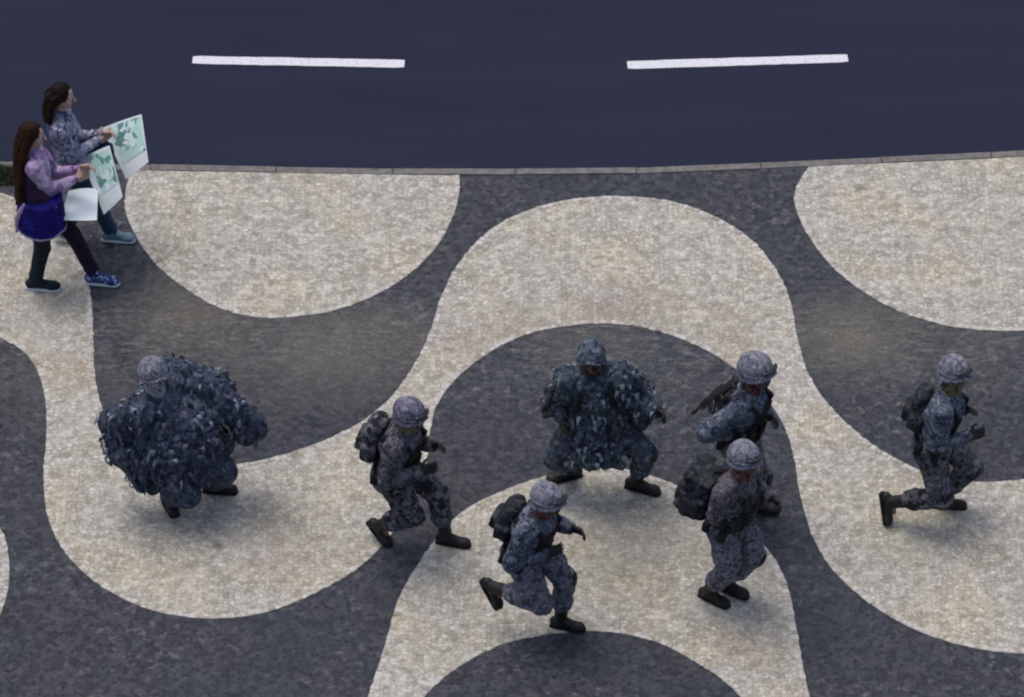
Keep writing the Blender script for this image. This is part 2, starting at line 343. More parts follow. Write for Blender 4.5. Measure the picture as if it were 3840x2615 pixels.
M['navy_print'] = camo('navy_printed_bag', [(.02, .035, .085), (.012, .02, .05), (.2, .24, .32), (.03, .05, .11)], 16)
M['ribbon'] = plain('pale_green_cloth', (.42, .58, .32), .8, .2, .25, 20)

def setp(o, label=None, cat=None, group=None, kind=None):
    for k, v in (('label', label), ('category', cat), ('group', group), ('kind', kind)):
        if v: o[k] = v
    return o
def link(name, me, mats, parent=None, origin=None):
    o = bpy.data.objects.new(name, me); sc.collection.objects.link(o)
    for m in (mats if isinstance(mats, (list, tuple)) else [mats]): me.materials.append(m)
    if parent:
        o.parent = parent
        o.matrix_parent_inverse = parent.matrix_world.inverted() if False else Matrix.Translation(-parent.location)
    return o
def empty(name, loc):
    o = bpy.data.objects.new(name, None); sc.collection.objects.link(o); o.location = loc; o.empty_display_size = .1
    return o

def frame(a, b):
    """orthonormal basis (x,y,z) with z along a and y close to b"""
    z = V(a).normalized(); y = V(b) - z*z.dot(V(b)); y.normalize(); x = y.cross(z)
    return x, y, z

class Blob:
    """overlapping solids, fused into one continuous surface by a voxel remesh"""
    def __init__(s): s.v, s.f = [], []
    _c = {}
    @classmethod
    def _unit(cls, seg, p):
        """unit sphere, or a rounded box when p < 1"""
        if (seg, p) not in cls._c:
            n = seg//2+1; vs = [(0, 0, 1)]; fs = []
            pw = lambda x: math.copysign(abs(x)**p, x)
            for j in range(1, n):
                th = math.pi*j/n
                for i in range(seg):
                    a = 2*math.pi*i/seg; vs.append((pw(math.sin(th))*pw(math.cos(a)), pw(math.sin(th))*pw(math.sin(a)), pw(math.cos(th))))
            vs.append((0, 0, -1)); L = len(vs)-1
            for i in range(seg):
                k = (i+1) % seg; fs.append((0, 1+i, 1+k)); b = 1+(n-2)*seg; fs.append((L, b+k, b+i))
                for j in range(n-2): a = 1+j*seg; fs.append((a+i, a+seg+i, a+seg+k, a+k))
            cls._c[(seg, p)] = (vs, fs)
        return cls._c[(seg, p)]
    def ell(s, c, r, B=None, seg=20, p=1.0):
        X, Y, Zv = B or (V((1, 0, 0)), V((0, 1, 0)), Z)
        X, Y, Zv, c = X*r[0], Y*r[1], Zv*r[2], V(c); vs, fs = s._unit(seg, p); o = len(s.v)
        s.v += [c+X*a+Y*b+Zv*d for a, b, d in vs]; s.f += [tuple(o+i for i in f) for f in fs]; return s
    def box(s, c, r, B=None, bev=.25):
        if (bev > .45): pw = .5
        else: pw = .32
        return s.ell(c, r, B, 28, pw)
    def cap(s, a, b, ra, rb=None, seg=16, ends=True):
        rb = ra if rb is None else rb; a, b = V(a), V(b)
        d = (b-a)
        if d.length < 1e-5: return s
        X, Y, Zv = frame(d, (0.13, .21, 1) if abs(d.normalized().z) < .95 else (1, .1, .2)); o = len(s.v)
        cs = [(math.cos(i/seg*2*math.pi), math.sin(i/seg*2*math.pi)) for i in range(seg)]
        s.v += [a+X*x*ra+Y*y*ra for x, y in cs]+[b+X*x*rb+Y*y*rb for x, y in cs]
        s.f += [(o+i, o+(i+1) % seg, o+seg+(i+1) % seg, o+seg+i) for i in range(seg)]
        s.f += [tuple(o+i for i in range(seg))[::-1], tuple(o+seg+i for i in range(seg))]
        if ends: s.ell(a, (ra,)*3, seg=seg); s.ell(b, (rb,)*3, seg=seg)
        return s
    def chain(s, pts, rs, seg=14):
        for i in range(len(pts)-1): s.cap(pts[i], pts[i+1], rs[i], rs[i+1], seg)
        return s
    def build(s, name, mats, parent=None, voxel=.01, smooth=2, amp=0, freq=9, fn=None, seed=0, paint=None, disp=None):
        me = bpy.data.meshes.new('tmp'); me.from_pydata([tuple(v) for v in s.v], [], s.f); me.update()
        t = bpy.data.objects.new('tmp', me); sc.collection.objects.link(t)
        if voxel:
            md = t.modifiers.new('r', 'REMESH'); md.mode = 'VOXEL'; md.voxel_size = voxel; md.use_smooth_shade = True
        if smooth:
            ms = t.modifiers.new('s', 'SMOOTH'); ms.factor = .5; ms.iterations = smooth
        dg = bpy.context.evaluated_depsgraph_get(); dg.update()
        out = bpy.data.meshes.new_from_object(t.evaluated_get(dg)); out.name = name
        bpy.data.objects.remove(t); bpy.data.meshes.remove(me)
        if amp or disp:
            ns = [v.normal.copy() for v in out.vertices]
            for v, n in zip(out.vertices, ns):
                q = v.co*freq + V((seed*3.1, seed*1.7, seed))
                w_ = V((noise.noise(q*.5), noise.noise(q*.5+V((5, 5, 5))), 0))*1.4
                h = 1-2*abs(noise.noise(q+w_)) if amp else 0
                h2 = noise.noise(q*.45+V((9, 3, 1)))
                v.co += n*(amp*(h*.7 + h2*.9))
                if disp: v.co += n*disp(v.co)
        for p in out.polygons: p.use_smooth = True
        o = link(name, out, mats, parent)
        if paint:
            for p in out.polygons: p.material_index = paint(p.center)
        return o

def ik(a, c, l1, l2, pole):
    a, c = V(a), V(c); d = c-a; L = d.length; mx = (l1+l2)*.995
    if L > mx:
        k = L/mx; l1 *= k; l2 *= k
    x = (l1*l1-l2*l2+L*L)/(2*L); h = math.sqrt(max(0, l1*l1-x*x))
    dn = d.normalized(); p = V(pole)-dn*dn.dot(V(pole)); p.normalize()
    return a+dn*x+p*h

# ------------------------------------------------------------------ setting
def spline(pts, closed, step=.05):
    P = [V((p[0], p[1])) for p in pts]; n = len(P); out = []
    rng = range(n) if closed else range(n-1)
    for i in rng:
        g_ = lambda k: P[k % n] if closed else P[max(0, min(n-1, k))]
        p0, p1, p2, p3 = g_(i-1), g_(i), g_(i+1), g_(i+2)
        m = max(1, int((p2-p1).length/step))
        for k in range(m):
            t = k/m
            out.append(.5*((2*p1)+(p2-p0)*t+(2*p0-5*p1+4*p2-p3)*t*t+(3*p1-p0-3*p2+p3)*t**3))
    if not closed: out.append(P[-1])
    return out
def sheet(name, loop, z, mat, **k):
    tri = tessellate_polygon([[V((p[0], p[1], 0)) for p in loop]])
    me = bpy.data.meshes.new(name); me.from_pydata([(p[0], p[1], z) for p in loop], [], tri); me.update()
    if me.polygons and me.polygons[0].normal.z < 0: me.flip_normals()
    return me

# far ground sheet, carries everything
me = sheet('ground', [(-300, -300), (300, -300), (300, 300), (-300, 300)], -.16, None)
setp(link('ground', me, M['ground']), kind='structure')
kl = spline(KERB, False, .12)
road = [(p.x, p.y+.05) for p in kl] + [(kl[-1].x, 17), (kl[0].x, 17)]
setp(link('road', sheet('road', road, -.12, None), M['asphalt']), kind='structure')
pav = [(p.x, p.y-.03) for p in kl] + [(kl[-1].x, -16), (kl[0].x, -16)]
setp(link('pavement', sheet('pavement', pav, 0, None), M['dark']), kind='structure')
# painted lane dashes lie 4 mm above the asphalt
mkv, mkf = [], []
for a, b in MARKS:
    a, b = V((*a, 0)), V((*b, 0)); d = (b-a).normalized(); s_ = V((-d.y, d.x, 0)); N = 24
    base = len(mkv)
    for i in range(N+1):
        q = a+(b-a)*i/N; j1, j2 = rnd.uniform(-.003, .003), rnd.uniform(-.003, .003)
        e = .006 if i in (0, N) else 0
        mkv += [tuple(q+s_*(.058-e+j1)+V((0, 0, -.116))), tuple(q-s_*(.058-e+j2)+V((0, 0, -.116)))]
    for i in range(N):
        k = base+2*i; mkf.append((k, k+1, k+3, k+2))
me = bpy.data.meshes.new('road_marking'); me.from_pydata(mkv, [], mkf); me.update()
setp(link('road_marking', me, M['paint']), kind='structure')
# kerb stones, each about a metre long, butted with a fine joint
bm = bmesh.new(); acc = 0; seg = [kl[0]]; runs = []
for p, q in zip(kl, kl[1:]):
    seg.append(q); acc += (q-p).length
    if acc > .95: runs.append(seg); seg = [q]; acc = 0
for r in runs:
    dz = rnd.uniform(-.004, .004); a, b = r[0], r[-1]; d = (b-a).normalized(); n = V((-d.y, d.x))
    a = a+d*.004; b = b-d*.004
    prof = [(-.028, -.15), (-.028, .006), (.045, .008), (.057, -.004), (.062, -.15)]
    va = [bm.verts.new((*(a+n*o), z+dz)) for o, z in prof]; vb = [bm.verts.new((*(b+n*o), z+dz)) for o, z in prof]
    for i in range(4): bm.faces.new((va[i], va[i+1], vb[i+1], vb[i]))
    bm.faces.new(va[::-1]); bm.faces.new(vb)
bmesh.ops.recalc_face_normals(bm, faces=bm.faces)
me = bpy.data.meshes.new('kerb'); bm.to_mesh(me); bm.free()
setp(link('kerb', me, M['kerb']), kind='structure')

# pale wave paving: sheets 4 mm above the dark stones, each with its row of edge stones
def kerb_y(x):
    for p, q in zip(kl, kl[1:]):
        if p.x <= x <= q.x: return p.y+(q.y-p.y)*(x-p.x)/(q.x-p.x)
    return kl[0].y
bm = bmesh.new(); lv = []
for key, loop in SHAPES.items():
    sp = spline(loop, True, .055)
    lim = lambda p: V((p.x, min(p.y, kerb_y(p.x)-.034)))
    sp = [lim(p) for p in sp]
    area = sum(a.x*b.y-b.x*a.y for a, b in zip(sp, sp[1:]+sp[:1]))
    if area < 0: sp.reverse()
    vs = [bm.verts.new((p.x, p.y, .004)) for p in sp]
    for t in tessellate_polygon([[V((p.x, p.y, 0)) for p in sp]]):
        try:
            f = bm.faces.new([vs[i] for i in t]); f.material_index = 0
            f.normal_update()
            if f.normal.z < 0: f.normal_flip()
        except ValueError: pass
    n = len(sp)
    for side, mi, z in ((1, 0, .0075),):      # one pale row just inside the edge
        acc = 0
        pos = [sp[0]]; cur = sp[0]; L = 0; target = .052
        for i in range(1, n+1):
            q = sp[i % n]; dl = (q-cur).length
            while L+dl >= target and dl > 1e-6:
                cur = cur+(q-cur)*((target-L)/dl); pos.append(cur); dl = (q-cur).length; L = 0; target = rnd.uniform(.044, .06)
            L += dl; cur = q
        for a, b in zip(pos, pos[1:]):
            d = b-a
            if d.length < .02: continue
            if a.y > kerb_y(a.x)-.08 and b.y > kerb_y(b.x)-.08: continue
            d.normalize(); nn = V((-d.y, d.x))*side
            wd = rnd.uniform(.030, .056); j = lambda: rnd.uniform(-.006, .006); o_ = rnd.uniform(-.007, .007)
            c4 = [a+d*(.003+j()*.4)+nn*(.002+o_+j()*.4), b-d*(.003+j()*.4)+nn*(.002+o_+j()*.4), b-d*(.004+j())+nn*(wd+j()), a+d*(.004+j())+nn*(wd+j())]
            zz = z+rnd.uniform(-.0022, .0022)
            tp = [bm.verts.new((p.x, p.y, zz)) for p in c4]; bt = [bm.verts.new((p.x, p.y, -.001)) for p in c4]
            if side < 0: tp.reverse(); bt.reverse()
            mm = (mi if mi else 2) if rnd.random() < .6 else (mi if mi else 0)
            f = bm.faces.new(tp); f.material_index = mm
            for i in range(4):
                f = bm.faces.new((tp[i], bt[i], bt[(i+1) % 4], tp[(i+1) % 4])); f.material_index = mm
me = bpy.data.meshes.new('wave_paving'); bm.to_mesh(me); bm.free()
M['edge_l'] = plain('limestone_edge_stone', (.52, .505, .47), .8, .3, .25, 14, .2)
M['edge_d'] = plain('basalt_edge_stone', (.032, .034, .045), .75, .3, .4, 14, .2)
setp(link('wave_paving', me, [M['light'], M['edge_d'], M['edge_l']]), kind='structure')

# grass strip by the kerb, left edge
gp = [V(p) for p in PTS['GRASS']]
bm = bmesh.new()
for i in range(5200):
    u, v_ = rnd.random(), rnd.random()
    p = gp[0].lerp(gp[1], u).lerp(gp[3].lerp(gp[2], u), v_)
    a = rnd.uniform(0, 6.28); h = rnd.uniform(.02, .055); wv = V((math.cos(a), math.sin(a), 0))*.003
    ln = V((rnd.uniform(-.02, .02), rnd.uniform(-.02, .02), h))
    vv = [bm.verts.new(p+wv), bm.verts.new(p-wv), bm.verts.new(p+ln)]
    bm.faces.new(vv)
me = bpy.data.meshes.new('grass'); bm.to_mesh(me); bm.free()
setp(link('grass', me, M['grass']), 'low green grass growing along the kerb behind the long-haired woman', 'grass', kind='stuff')

# ------------------------------------------------------------------ people
def hand(B, wr, h, n, thumb, curl=1.0, k=1.0):
    """palm, four unequal bent fingers and a thumb; h along the hand, n palm normal, thumb = +-1 side"""
    s_, n, h = None, V(n), V(h).normalized()
    n = (n-h*h.dot(n)).normalized(); s_ = h.cross(n)*thumb
    B.box(wr+h*.045*k, (.040*k, .015*k, .048*k), (s_, n, h), .4)
    B.cap(wr-h*.02, wr+h*.03*k, .026*k, .028*k, 12)
    for i, L in enumerate((.068, .078, .073, .056)):
        r = V(wr)+h*.086*k+s_*(.031-.0205*i)*k
        d = (h+s_*(.10-.07*i)).normalized(); rad = .0088*k
        for j, (fr, bend) in enumerate(((.45, 22), (.32, 38), (.23, 28))):
            a_ = R(bend*curl)
            d = (d*math.cos(a_)+n*math.sin(a_)); d.normalize()
            n2 = n-d*d.dot(n)
            e = r+d*L*fr*k; B.cap(r, e, rad, rad*.93, 8); r = e; rad *= .93
            if n2.length > .05: n_ = n2.normalized()
    t0 = V(wr)+h*.02*k+s_*.03*k; d1 = (h*.55+s_*.75+n*.25).normalized(); t1 = t0+d1*.042*k
    d2 = (h*.85+s_*.25+n*.4*curl).normalized()
    B.chain([t0, t1, t1+d2*.034*k], [.0135*k, .0115*k, .009*k], 8)

class Person:
    def __init__(s, key, label, group=None, h=1.0, skin='skin', hands='glove', female=False):
        d = PEOPLE[key]; s.key = key; s.seed = abs(hash(key)) % 1 + sum(map(ord, key))
        s.F = V((d['F'][0], d['F'][1], 0)).normalized(); s.R = s.F.cross(Z)
        for k in ('pelvis', 'neck', 'head', 'ankL', 'ankR', 'wrL', 'wrR'): setattr(s, k, V(d[k]))
        s.S = (s.neck-s.pelvis).normalized(); s.B = frame(s.S, s.F)      # X, Y=front, Z=spine
        s.X = s.R-s.S*s.S.dot(s.R); s.X.normalize(); s.Fw = s.B[1]; s.B = (s.X, s.Fw, s.S)
        sw = .165 if female else .195
        tw = (s.wrL-s.wrR).dot(s.F)*.25      # shoulders swing with the arms
        Xs = (s.X - s.Fw*max(-.35, min(.35, tw))).normalized()
        s.sh = {'R': s.neck-s.S*.055+Xs*sw, 'L': s.neck-s.S*.055-Xs*sw}
        hw = .095
        s.hip = {'R': s.pelvis+s.R*hw, 'L': s.pelvis-s.R*hw}
        s.ank = {'R': s.ankR, 'L': s.ankL}; s.wr = {}
        s.kn, s.el = {}, {}
        for q in 'LR':
            out = s.R*(.15 if q == 'R' else -.15)
            s.kn[q] = ik(s.hip[q], s.ank[q], .405 if female else .44, .395 if female else .43, d.get('pole', s.F+out) if key != 'CB' else s.F*.6+s.R*(.8 if q == 'R' else -.8))
            wr = V(d['wr'+q]); v = wr-s.sh[q]
            if v.length > .55: wr = s.sh[q]+v.normalized()*.55
            s.wr[q] = wr
            s.el[q] = ik(s.sh[q], wr, .30, .265, -Z*.8-s.F*.55+out*2.2)
        s.toe = {q: V(d['toe'+q]).normalized() for q in 'LR'}
        s.look = V(d['look']).normalized()
        hz = (s.head-s.neck).normalized()*.4+Z*.9; hz = hz-s.look*s.look.dot(hz); hz.normalize()
        s.HB = (s.look.cross(hz), s.look, hz)
        base = (s.ankL+s.ankR)/2; s.root = empty('person', (base.x, base.y, 0))
        setp(s.root, label, 'person', group)
        s.skin = skin; s.female = female; s.body(hands)
    def H(s, r, f, u): return s.head+s.HB[0]*r+s.HB[1]*f+s.HB[2]*u
    def T(s, x, y, z): return s.pelvis+s.X*x+s.Fw*y+s.S*z          # torso coordinates
    def arm_dirs(s, q):
        h = (s.wr[q]-s.el[q]).normalized(); inn = (s.R*(-1 if q == 'R' else 1)+s.F*.2-Z*.25)
        return h, inn
    def body(s, hands):
        b = Blob(); HB = s.HB; Tl = (s.neck-s.pelvis).length; k = .92 if s.female else 1
        b.ell(s.T(0, 0, .0), (.15*k, .10, .12), s.B); b.ell(s.T(0, .0, Tl*.35), (.125*k, .088, .15), s.B)
        b.ell(s.T(0, .0, Tl*.68), (.15*k, .10, .18), s.B)
        b.cap(s.sh['L'], s.sh['R'], .05, .05); b.cap(s.neck-s.S*.05, s.H(0, -.01, -.06), .056*k, .05*k)
        # head: cranium, jaw, brow, nose, lips, ears
        b.ell(s.H(0, -.008, .025), (.074, .094, .092), HB); b.ell(s.H(0, .022, -.045), (.054, .062, .066), HB)
        b.ell(s.H(0, .05, -.088), (.026, .026, .02), HB); b.ell(s.H(0, .062, .03), (.052, .022, .014), HB)
        b.cap(s.H(0, .083, .022), s.H(0, .106, -.018), .008, .013, 10)
        b.ell(s.H(0, .082, -.052), (.024, .012, .010), HB)
        for sg in (-1, 1):
            b.ell(s.H(sg*.076, -.005, .0), (.009, .018, .031), HB); b.ell(s.H(sg*.04, .055, -.018), (.022, .02, .022), HB)
        for q in 'LR':
            b.cap(s.sh[q], s.el[q], .046*k, .038*k); b.cap(s.el[q], s.wr[q], .038*k, .026*k)
            b.cap(s.hip[q], s.kn[q], .078*k, .052*k); b.cap(s.kn[q], s.ank[q]+Z*.0, .052*k, .036*k)
            b.ell(s.kn[q]*.62+s.ank[q]*.38-s.F*.015, (.05*k, .05*k, .09), frame(s.ank[q]-s.kn[q], s.F))
            t = s.toe[q]
            if t.z < -.25: b.cap(s.ank[q], s.ank[q]+t*.09, .028, .018)
            else: b.cap(s.ank[q], s.ank[q]+t*.05-V((0, 0, .05)), .030, .02); b.cap(s.ank[q]+t*.05-V((0, 0, .05)), s.ank[q]+t*.13-V((0, 0, .062)), .02, .014)
            if hands == 'bare':
                h, inn = s.arm_dirs(q); hand(b, s.wr[q], h, inn, 1 if q == 'R' else -1, 1.2)
            else: b.box(s.wr[q]+s.arm_dirs(q)[0]*.045, (.03, .011, .035), frame(s.arm_dirs(q)[0], s.arm_dirs(q)[1]))
        lipc = s.H(0, .09, -.052)
        s.bodyo = b.build('body', [M[s.skin], M['lip']], s.root, .0062, 2, paint=lambda c: 1 if (c-lipc).length < .02 and abs((c-lipc).dot(HB[2])) < .009 else 0)
        for sg in (-1, 1):
            e = Blob(); e.ell(s.H(sg*.031, .071, .012), (.0115, .0115, .0095), HB, 12); ew = e.build('eye', M['eye_white'], s.root, 0, 0)
            e = Blob(); e.ell(s.H(sg*.031, .082, .011), (.0055, .003, .0055), HB, 10); e.build('iris', M['iris'], ew, 0, 0)
    def jacket(s, mat, hem=.10, puff=1.0, name='jacket', sleeve=True, amp=.009, collar=True, parent=None):
        b = Blob(); Tl = (s.neck-s.pelvis).length; k = (.9 if s.female else 1)*puff
        b.ell(s.T(0, 0, -hem*.4), (.18*k, .135*k, .13+hem*.5), s.B); b.ell(s.T(0, 0, Tl*.33), (.165*k, .125*k, .18), s.B)
        b.ell(s.T(0, 0, Tl*.66), (.185*k, .135*k, .19), s.B)
        b.cap(s.sh['L'], s.sh['R'], .074*k, .074*k)
        if collar: b.cap(s.neck-s.S*.06, s.neck+s.S*.015, .085*k, .07)
        if sleeve:
            for q in 'LR':
                m = s.el[q].lerp(s.wr[q], .9)
                b.cap(s.sh[q], s.el[q], .074*k, .062*k); b.cap(s.el[q], m, .062*k, .043*k)
                b.ell(s.el[q], (.068*k,)*3)
        return b.build(name, mat, s.root, .0105, 2, amp, 13, seed=s.seed)
    def trousers(s, mats, amp=.010, k=1.0, name='trousers', low=.16):
        b = Blob(); b.ell(s.T(0, 0, .0), (.165*k, .125*k, .13), s.B)
        for q in 'LR':
            lo = s.ank[q].lerp(s.kn[q], low/.43*1.0)
            b.cap(s.hip[q], s.kn[q], .105*k, .078*k); b.cap(s.kn[q], lo, .078*k, .064*k)
            b.ell(lo+(s.kn[q]-lo)*.12, (.073*k, .073*k, .055), frame(s.kn[q]-lo, s.F))
            b.ell(s.kn[q], (.083*k,)*3)
            mid = s.hip[q].lerp(s.kn[q], .6)+s.R*(.06 if q == 'R' else -.06)*k     # cargo pocket
            if not s.female: b.box(mid, (.035*k, .06*k, .08), frame(s.kn[q]-s.hip[q], s.F), .4)
        return b.build(name, mats, s.root, .0105, 2, amp, 14, seed=s.seed+4)
    def boots(s, up='black', sole='sole', shaft=.2, k=1.0, names=('boot', 'sole')):
        for q in 'LR':
            a, t = s.ank[q], s.toe[q]; sh_ = (s.kn[q]-a).normalized()
            upv = Z if t.z > -.25 else sh_
            X, T_, U = None, t, upv-t*t.dot(upv); U.normalize(); X = T_.cross(U)
            b = Blob()
            if shaft > 0: b.cap(a+sh_*shaft*.95, a-U*.02, .056*k, .05*k)
            b.ell(a-U*.048-T_*.035, (.042*k, .052*k, .045*k), (X, T_, U)); b.cap(a-U*.03, a-U*.052+T_*.10, .046*k, .038*k)
            b.ell(a-U*.056+T_*.135*k, (.049*k, .068*k, .036*k), (X, T_, U))
            o = b.build(names[0], M[up], s.root, .008, 2, .003, 25, seed=s.seed)
            c = Blob()
            c.box(a-U*.087-T_*.04, (.037*k, .045*k, .014), (X, T_, U), .4)
            c.box(a-U*.085+T_*.075, (.046*k, .125*k, .011), (X, T_, U), .45)
            c.ell(a-U*.084+T_*.16*k, (.047*k, .05*k, .012), (X, T_, U))
            c.build(names[1], M[sole], o, .007, 1)
    def gloves(s, mat='black'):
        for q in 'LR':
            b = Blob(); h, inn = s.arm_dirs(q); hand(b, s.wr[q], h, inn, 1 if q == 'R' else -1, 1.25, 1.06)
            b.cap(s.wr[q]-h*.05, s.wr[q], .036, .031, 12); b.build('glove', M[mat], s.root, .0055, 1)
    def helmet(s, mat, k=1.0, goggles=True, tip=0):
        """covered steel helmet: domed crown, ear swell, flared rim, a peak in front"""
        bm = bmesh.new(); NU, NV = 40, 16; rings = []
        HBx, HBy, HBz = s.HB
        prof = []
        for j in range(NV+1):
            th = j/NV*R(98); prof.append((math.sin(th), math.cos(th)))
        prof += [(1.03, -.19), (1.08, -.24)]
        for rr, zz in prof:
            ring = []
            for i in range(NU):
                a = i/NU*2*math.pi; ca, sa = math.cos(a), math.sin(a)     # sa>0 front
                x = ca*.125*k*rr; y = (sa*.150*k-.006)*rr if rr <= 1 else sa*.150*k*rr-.006
                z = .130*k*zz+.035
                low = max(0, (.2-zz))                                     # drop at ears and nape, rise in front
                z -= low*(.10*abs(ca)+.09*max(0, -sa)-.035*max(0, sa))
                if rr > 1 and sa > .5: y += (sa-.5)*.045
                p = s.head+HBx*x+HBy*y+HBz*z
                p += (p-s.head).normalized()*.006*noise.noise(p*16)
                ring.append(bm.verts.new(p))
            rings.append(ring)
        for r0, r1 in zip(rings, rings[1:]):
            for i in range(NU):
                f = (r0[i], r1[i], r1[(i+1) % NU], r0[(i+1) % NU])
                bm.faces.new(f)
        bmesh.ops.remove_doubles(bm, verts=bm.verts, dist=.0008)
        bmesh.ops.recalc_face_normals(bm, faces=bm.faces)
        me = bpy.data.meshes.new('helmet'); bm.to_mesh(me); bm.free()
        for p in me.polygons: p.use_smooth = True
        o = link('helmet', me, M[mat], s.root); md = o.modifiers.new('t', 'SOLIDIFY'); md.thickness = .007; md.offset = 0
        b = Blob()                                                        # cloth band and chin strap
        N = 26; pts = [s.head+HBx*math.cos(a)*.133*k+HBy*(math.sin(a)*.158*k-.004)+HBz*.030 for a in [i/N*2*math.pi for i in range(N+1)]]
        b.chain(pts, [.005]*len(pts), 8)
        for sg in (-1, 1): b.chain([s.H(sg*.098, .02, .0), s.H(sg*.07, .045, -.07), s.H(0, .075, -.112)], [.006]*3, 8)
        link_o = b.build('strap', M[mat], o, .005, 1)
        if goggles:
            b = Blob(); pts = [s.head+HBx*math.cos(a)*.135*k+HBy*(math.sin(a)*.165*k)+HBz*.062 for a in [R(55+i*10) for i in range(8)]]
            b.chain(pts, [.017]*len(pts), 10); g_ = b.build('goggles', M['lens'], o, .006, 2)
    def scarf(s, mat):
        b = Blob(); HB = s.HB
        b.ell(s.H(0, .026, -.055), (.066, .082, .060), HB); b.cap(s.neck-s.S*.03, s.H(0, 0, -.07), .082, .072)
        b.build('scarf', M[mat], s.root, .008, 2, .006, 22, seed=s.seed)
    def vest(s, mat):
        b = Blob(); Tl = (s.neck-s.pelvis).length
        b.ell(s.T(0, 0, Tl*.30), (.195, .155, .15), s.B); b.ell(s.T(0, 0, Tl*.62), (.20, .16, .17), s.B)
        for x in (-.13, -.045, .045, .13):
            b.box(s.T(x, .165-abs(x)*.35, Tl*.28), (.036, .030, .075), s.B, .35)
        b.box(s.T(0, .155, Tl*.66), (.10, .02, .07), s.B, .35)
        for x in (-1, 1):
            b.box(s.T(x*.20, .01, Tl*.30), (.025, .055, .07), s.B, .35)
            b.cap(s.T(x*.11, .10, Tl*.8), s.T(x*.11, -.10, Tl*.85), .032, .032, 10)
        return b.build('vest', M[mat], s.root, .009, 1, .004, 20, seed=s.seed)
    def belt(s):
        b = Blob(); N = 28
        pts = [s.T(math.cos(a)*.19, math.sin(a)*.147, .05) for a in [i/N*2*math.pi for i in range(N+1)]]
        b.chain(pts, [.02]*len(pts), 8)
        for a in (20, 160, 205, 250, 330): b.box(s.T(math.cos(R(a))*.215, math.sin(R(a))*.175, .03), (.04, .03, .055), s.B, .35)
        b.build('belt', M['webbing'], s.root, .008, 1)
    def knee_pads(s):
        for q in 'LR':
            b = Blob(); d = s.ank[q]-s.kn[q]; f = (s.kn[q]-(s.hip[q]+s.ank[q])/2)
            if f.length < .03: f = s.F
            X, Y, Zv = frame(d, f); b.ell(s.kn[q]+Y*.066, (.062, .032, .085), (X, Y, Zv))
            b.build('knee_pad', M['black'], s.root, .008, 2)
    def backpack(s, mat, k=1.0, off=(0, 0, 0)):
        b = Blob(); Tl = (s.neck-s.pelvis).length; y = -.235*k-.02
        c = lambda x, yy, z: s.T(x+off[0], yy+off[1], z+off[2])
        b.box(c(0, y, Tl*.58), (.155*k, .095*k, .215*k), s.B, .5); b.box(c(0, y-.10*k, Tl*.46), (.115*k, .04, .10*k), s.B, .4)
        b.ell(c(0, y+.01, Tl*.58+.20*k), (.15*k, .10*k, .06), s.B)
        for x in (-1, 1): b.box(c(x*.165*k, y+.01, Tl*.45), (.035, .06, .10*k), s.B, .4)
        o = b.build('backpack', M[mat], s.root, .01, 2, .010, 13, seed=s.seed+2)
        for x in (-1, 1):
            st = Blob(); st.chain([s.T(x*.10, y+.09, Tl*.85), s.T(x*.115, -.02, Tl*1.0), s.T(x*.125, .15, Tl*.8), s.T(x*.15, .12, Tl*.45), s.T(x*.13, -.13, Tl*.3)], [.022]*5, 8)
            st.build('shoulder_strap', M['webbing'], o, .008, 1)

def rifle(muzzle, butt, up, label, k=1.0):
    m, bt = V(muzzle), V(butt); d = (m-bt).normalized(); X, U, D = frame(d, up); L = .86*k
    o0 = bt; root = empty('rifle', o0); setp(root, label, 'rifle')
    pt = lambda a, u: o0+d*a*k+U*u*k
    def part(name, fn, vox=.005):
        b = Blob(); fn(b); return b.build(name, M['gun'], root, vox, 0)
    part('receiver', lambda b: (b.box(pt(.36, 0), (.022, .038, .13), (X, U, D), .3), b.box(pt(.36, .055), (.010, .02, .07), (X, U, D), .3)))
    part('barrel', lambda b: (b.cap(pt(.48, .01), pt(.86, .01), .011, .010, 10), b.cap(pt(.80, .01), pt(.86, .01), .016, .016, 10), b.box(pt(.76, .04), (.005, .02, .008), (X, U, D))))
    part('handguard', lambda b: b.box(pt(.57, .005), (.026, .03, .10), (X, U, D), .5))
    part('stock', lambda b: (b.box(pt(.12, -.02), (.017, .035, .12), (X, U, D), .4), b.box(pt(.01, -.03), (.019, .06, .016), (X, U, D), .4)))
    part('magazine', lambda b: b.chain([pt(.42, -.03), pt(.43, -.10), pt(.46, -.18)], [.019, .018, .017], 8))
    part('grip', lambda b: b.cap(pt(.28, -.03), pt(.25, -.12), .018, .016, 8))
    return root

GR = 'soldiers in grey camouflage running across the wave pavement'
def soldier(key, label, jk, tr, hm, vs, face, bp=None, bpk=1.0, hk=.87, skin='skin_tan', goggles=True, glove='black', vest=True, off=(0, 0, 0)):
    s = Person(key, label, GR, skin=skin)
    s.jacket(M[jk], puff=1.16, amp=.014); s.trousers(M[tr], .014, 1.16); s.boots(); s.gloves(glove); s.helmet(hm, hk, goggles); s.belt(); s.knee_pads()
    if face: s.scarf(face)
    if vest: s.vest(vs)
    if bp: s.backpack(bp, bpk, off)
    return s

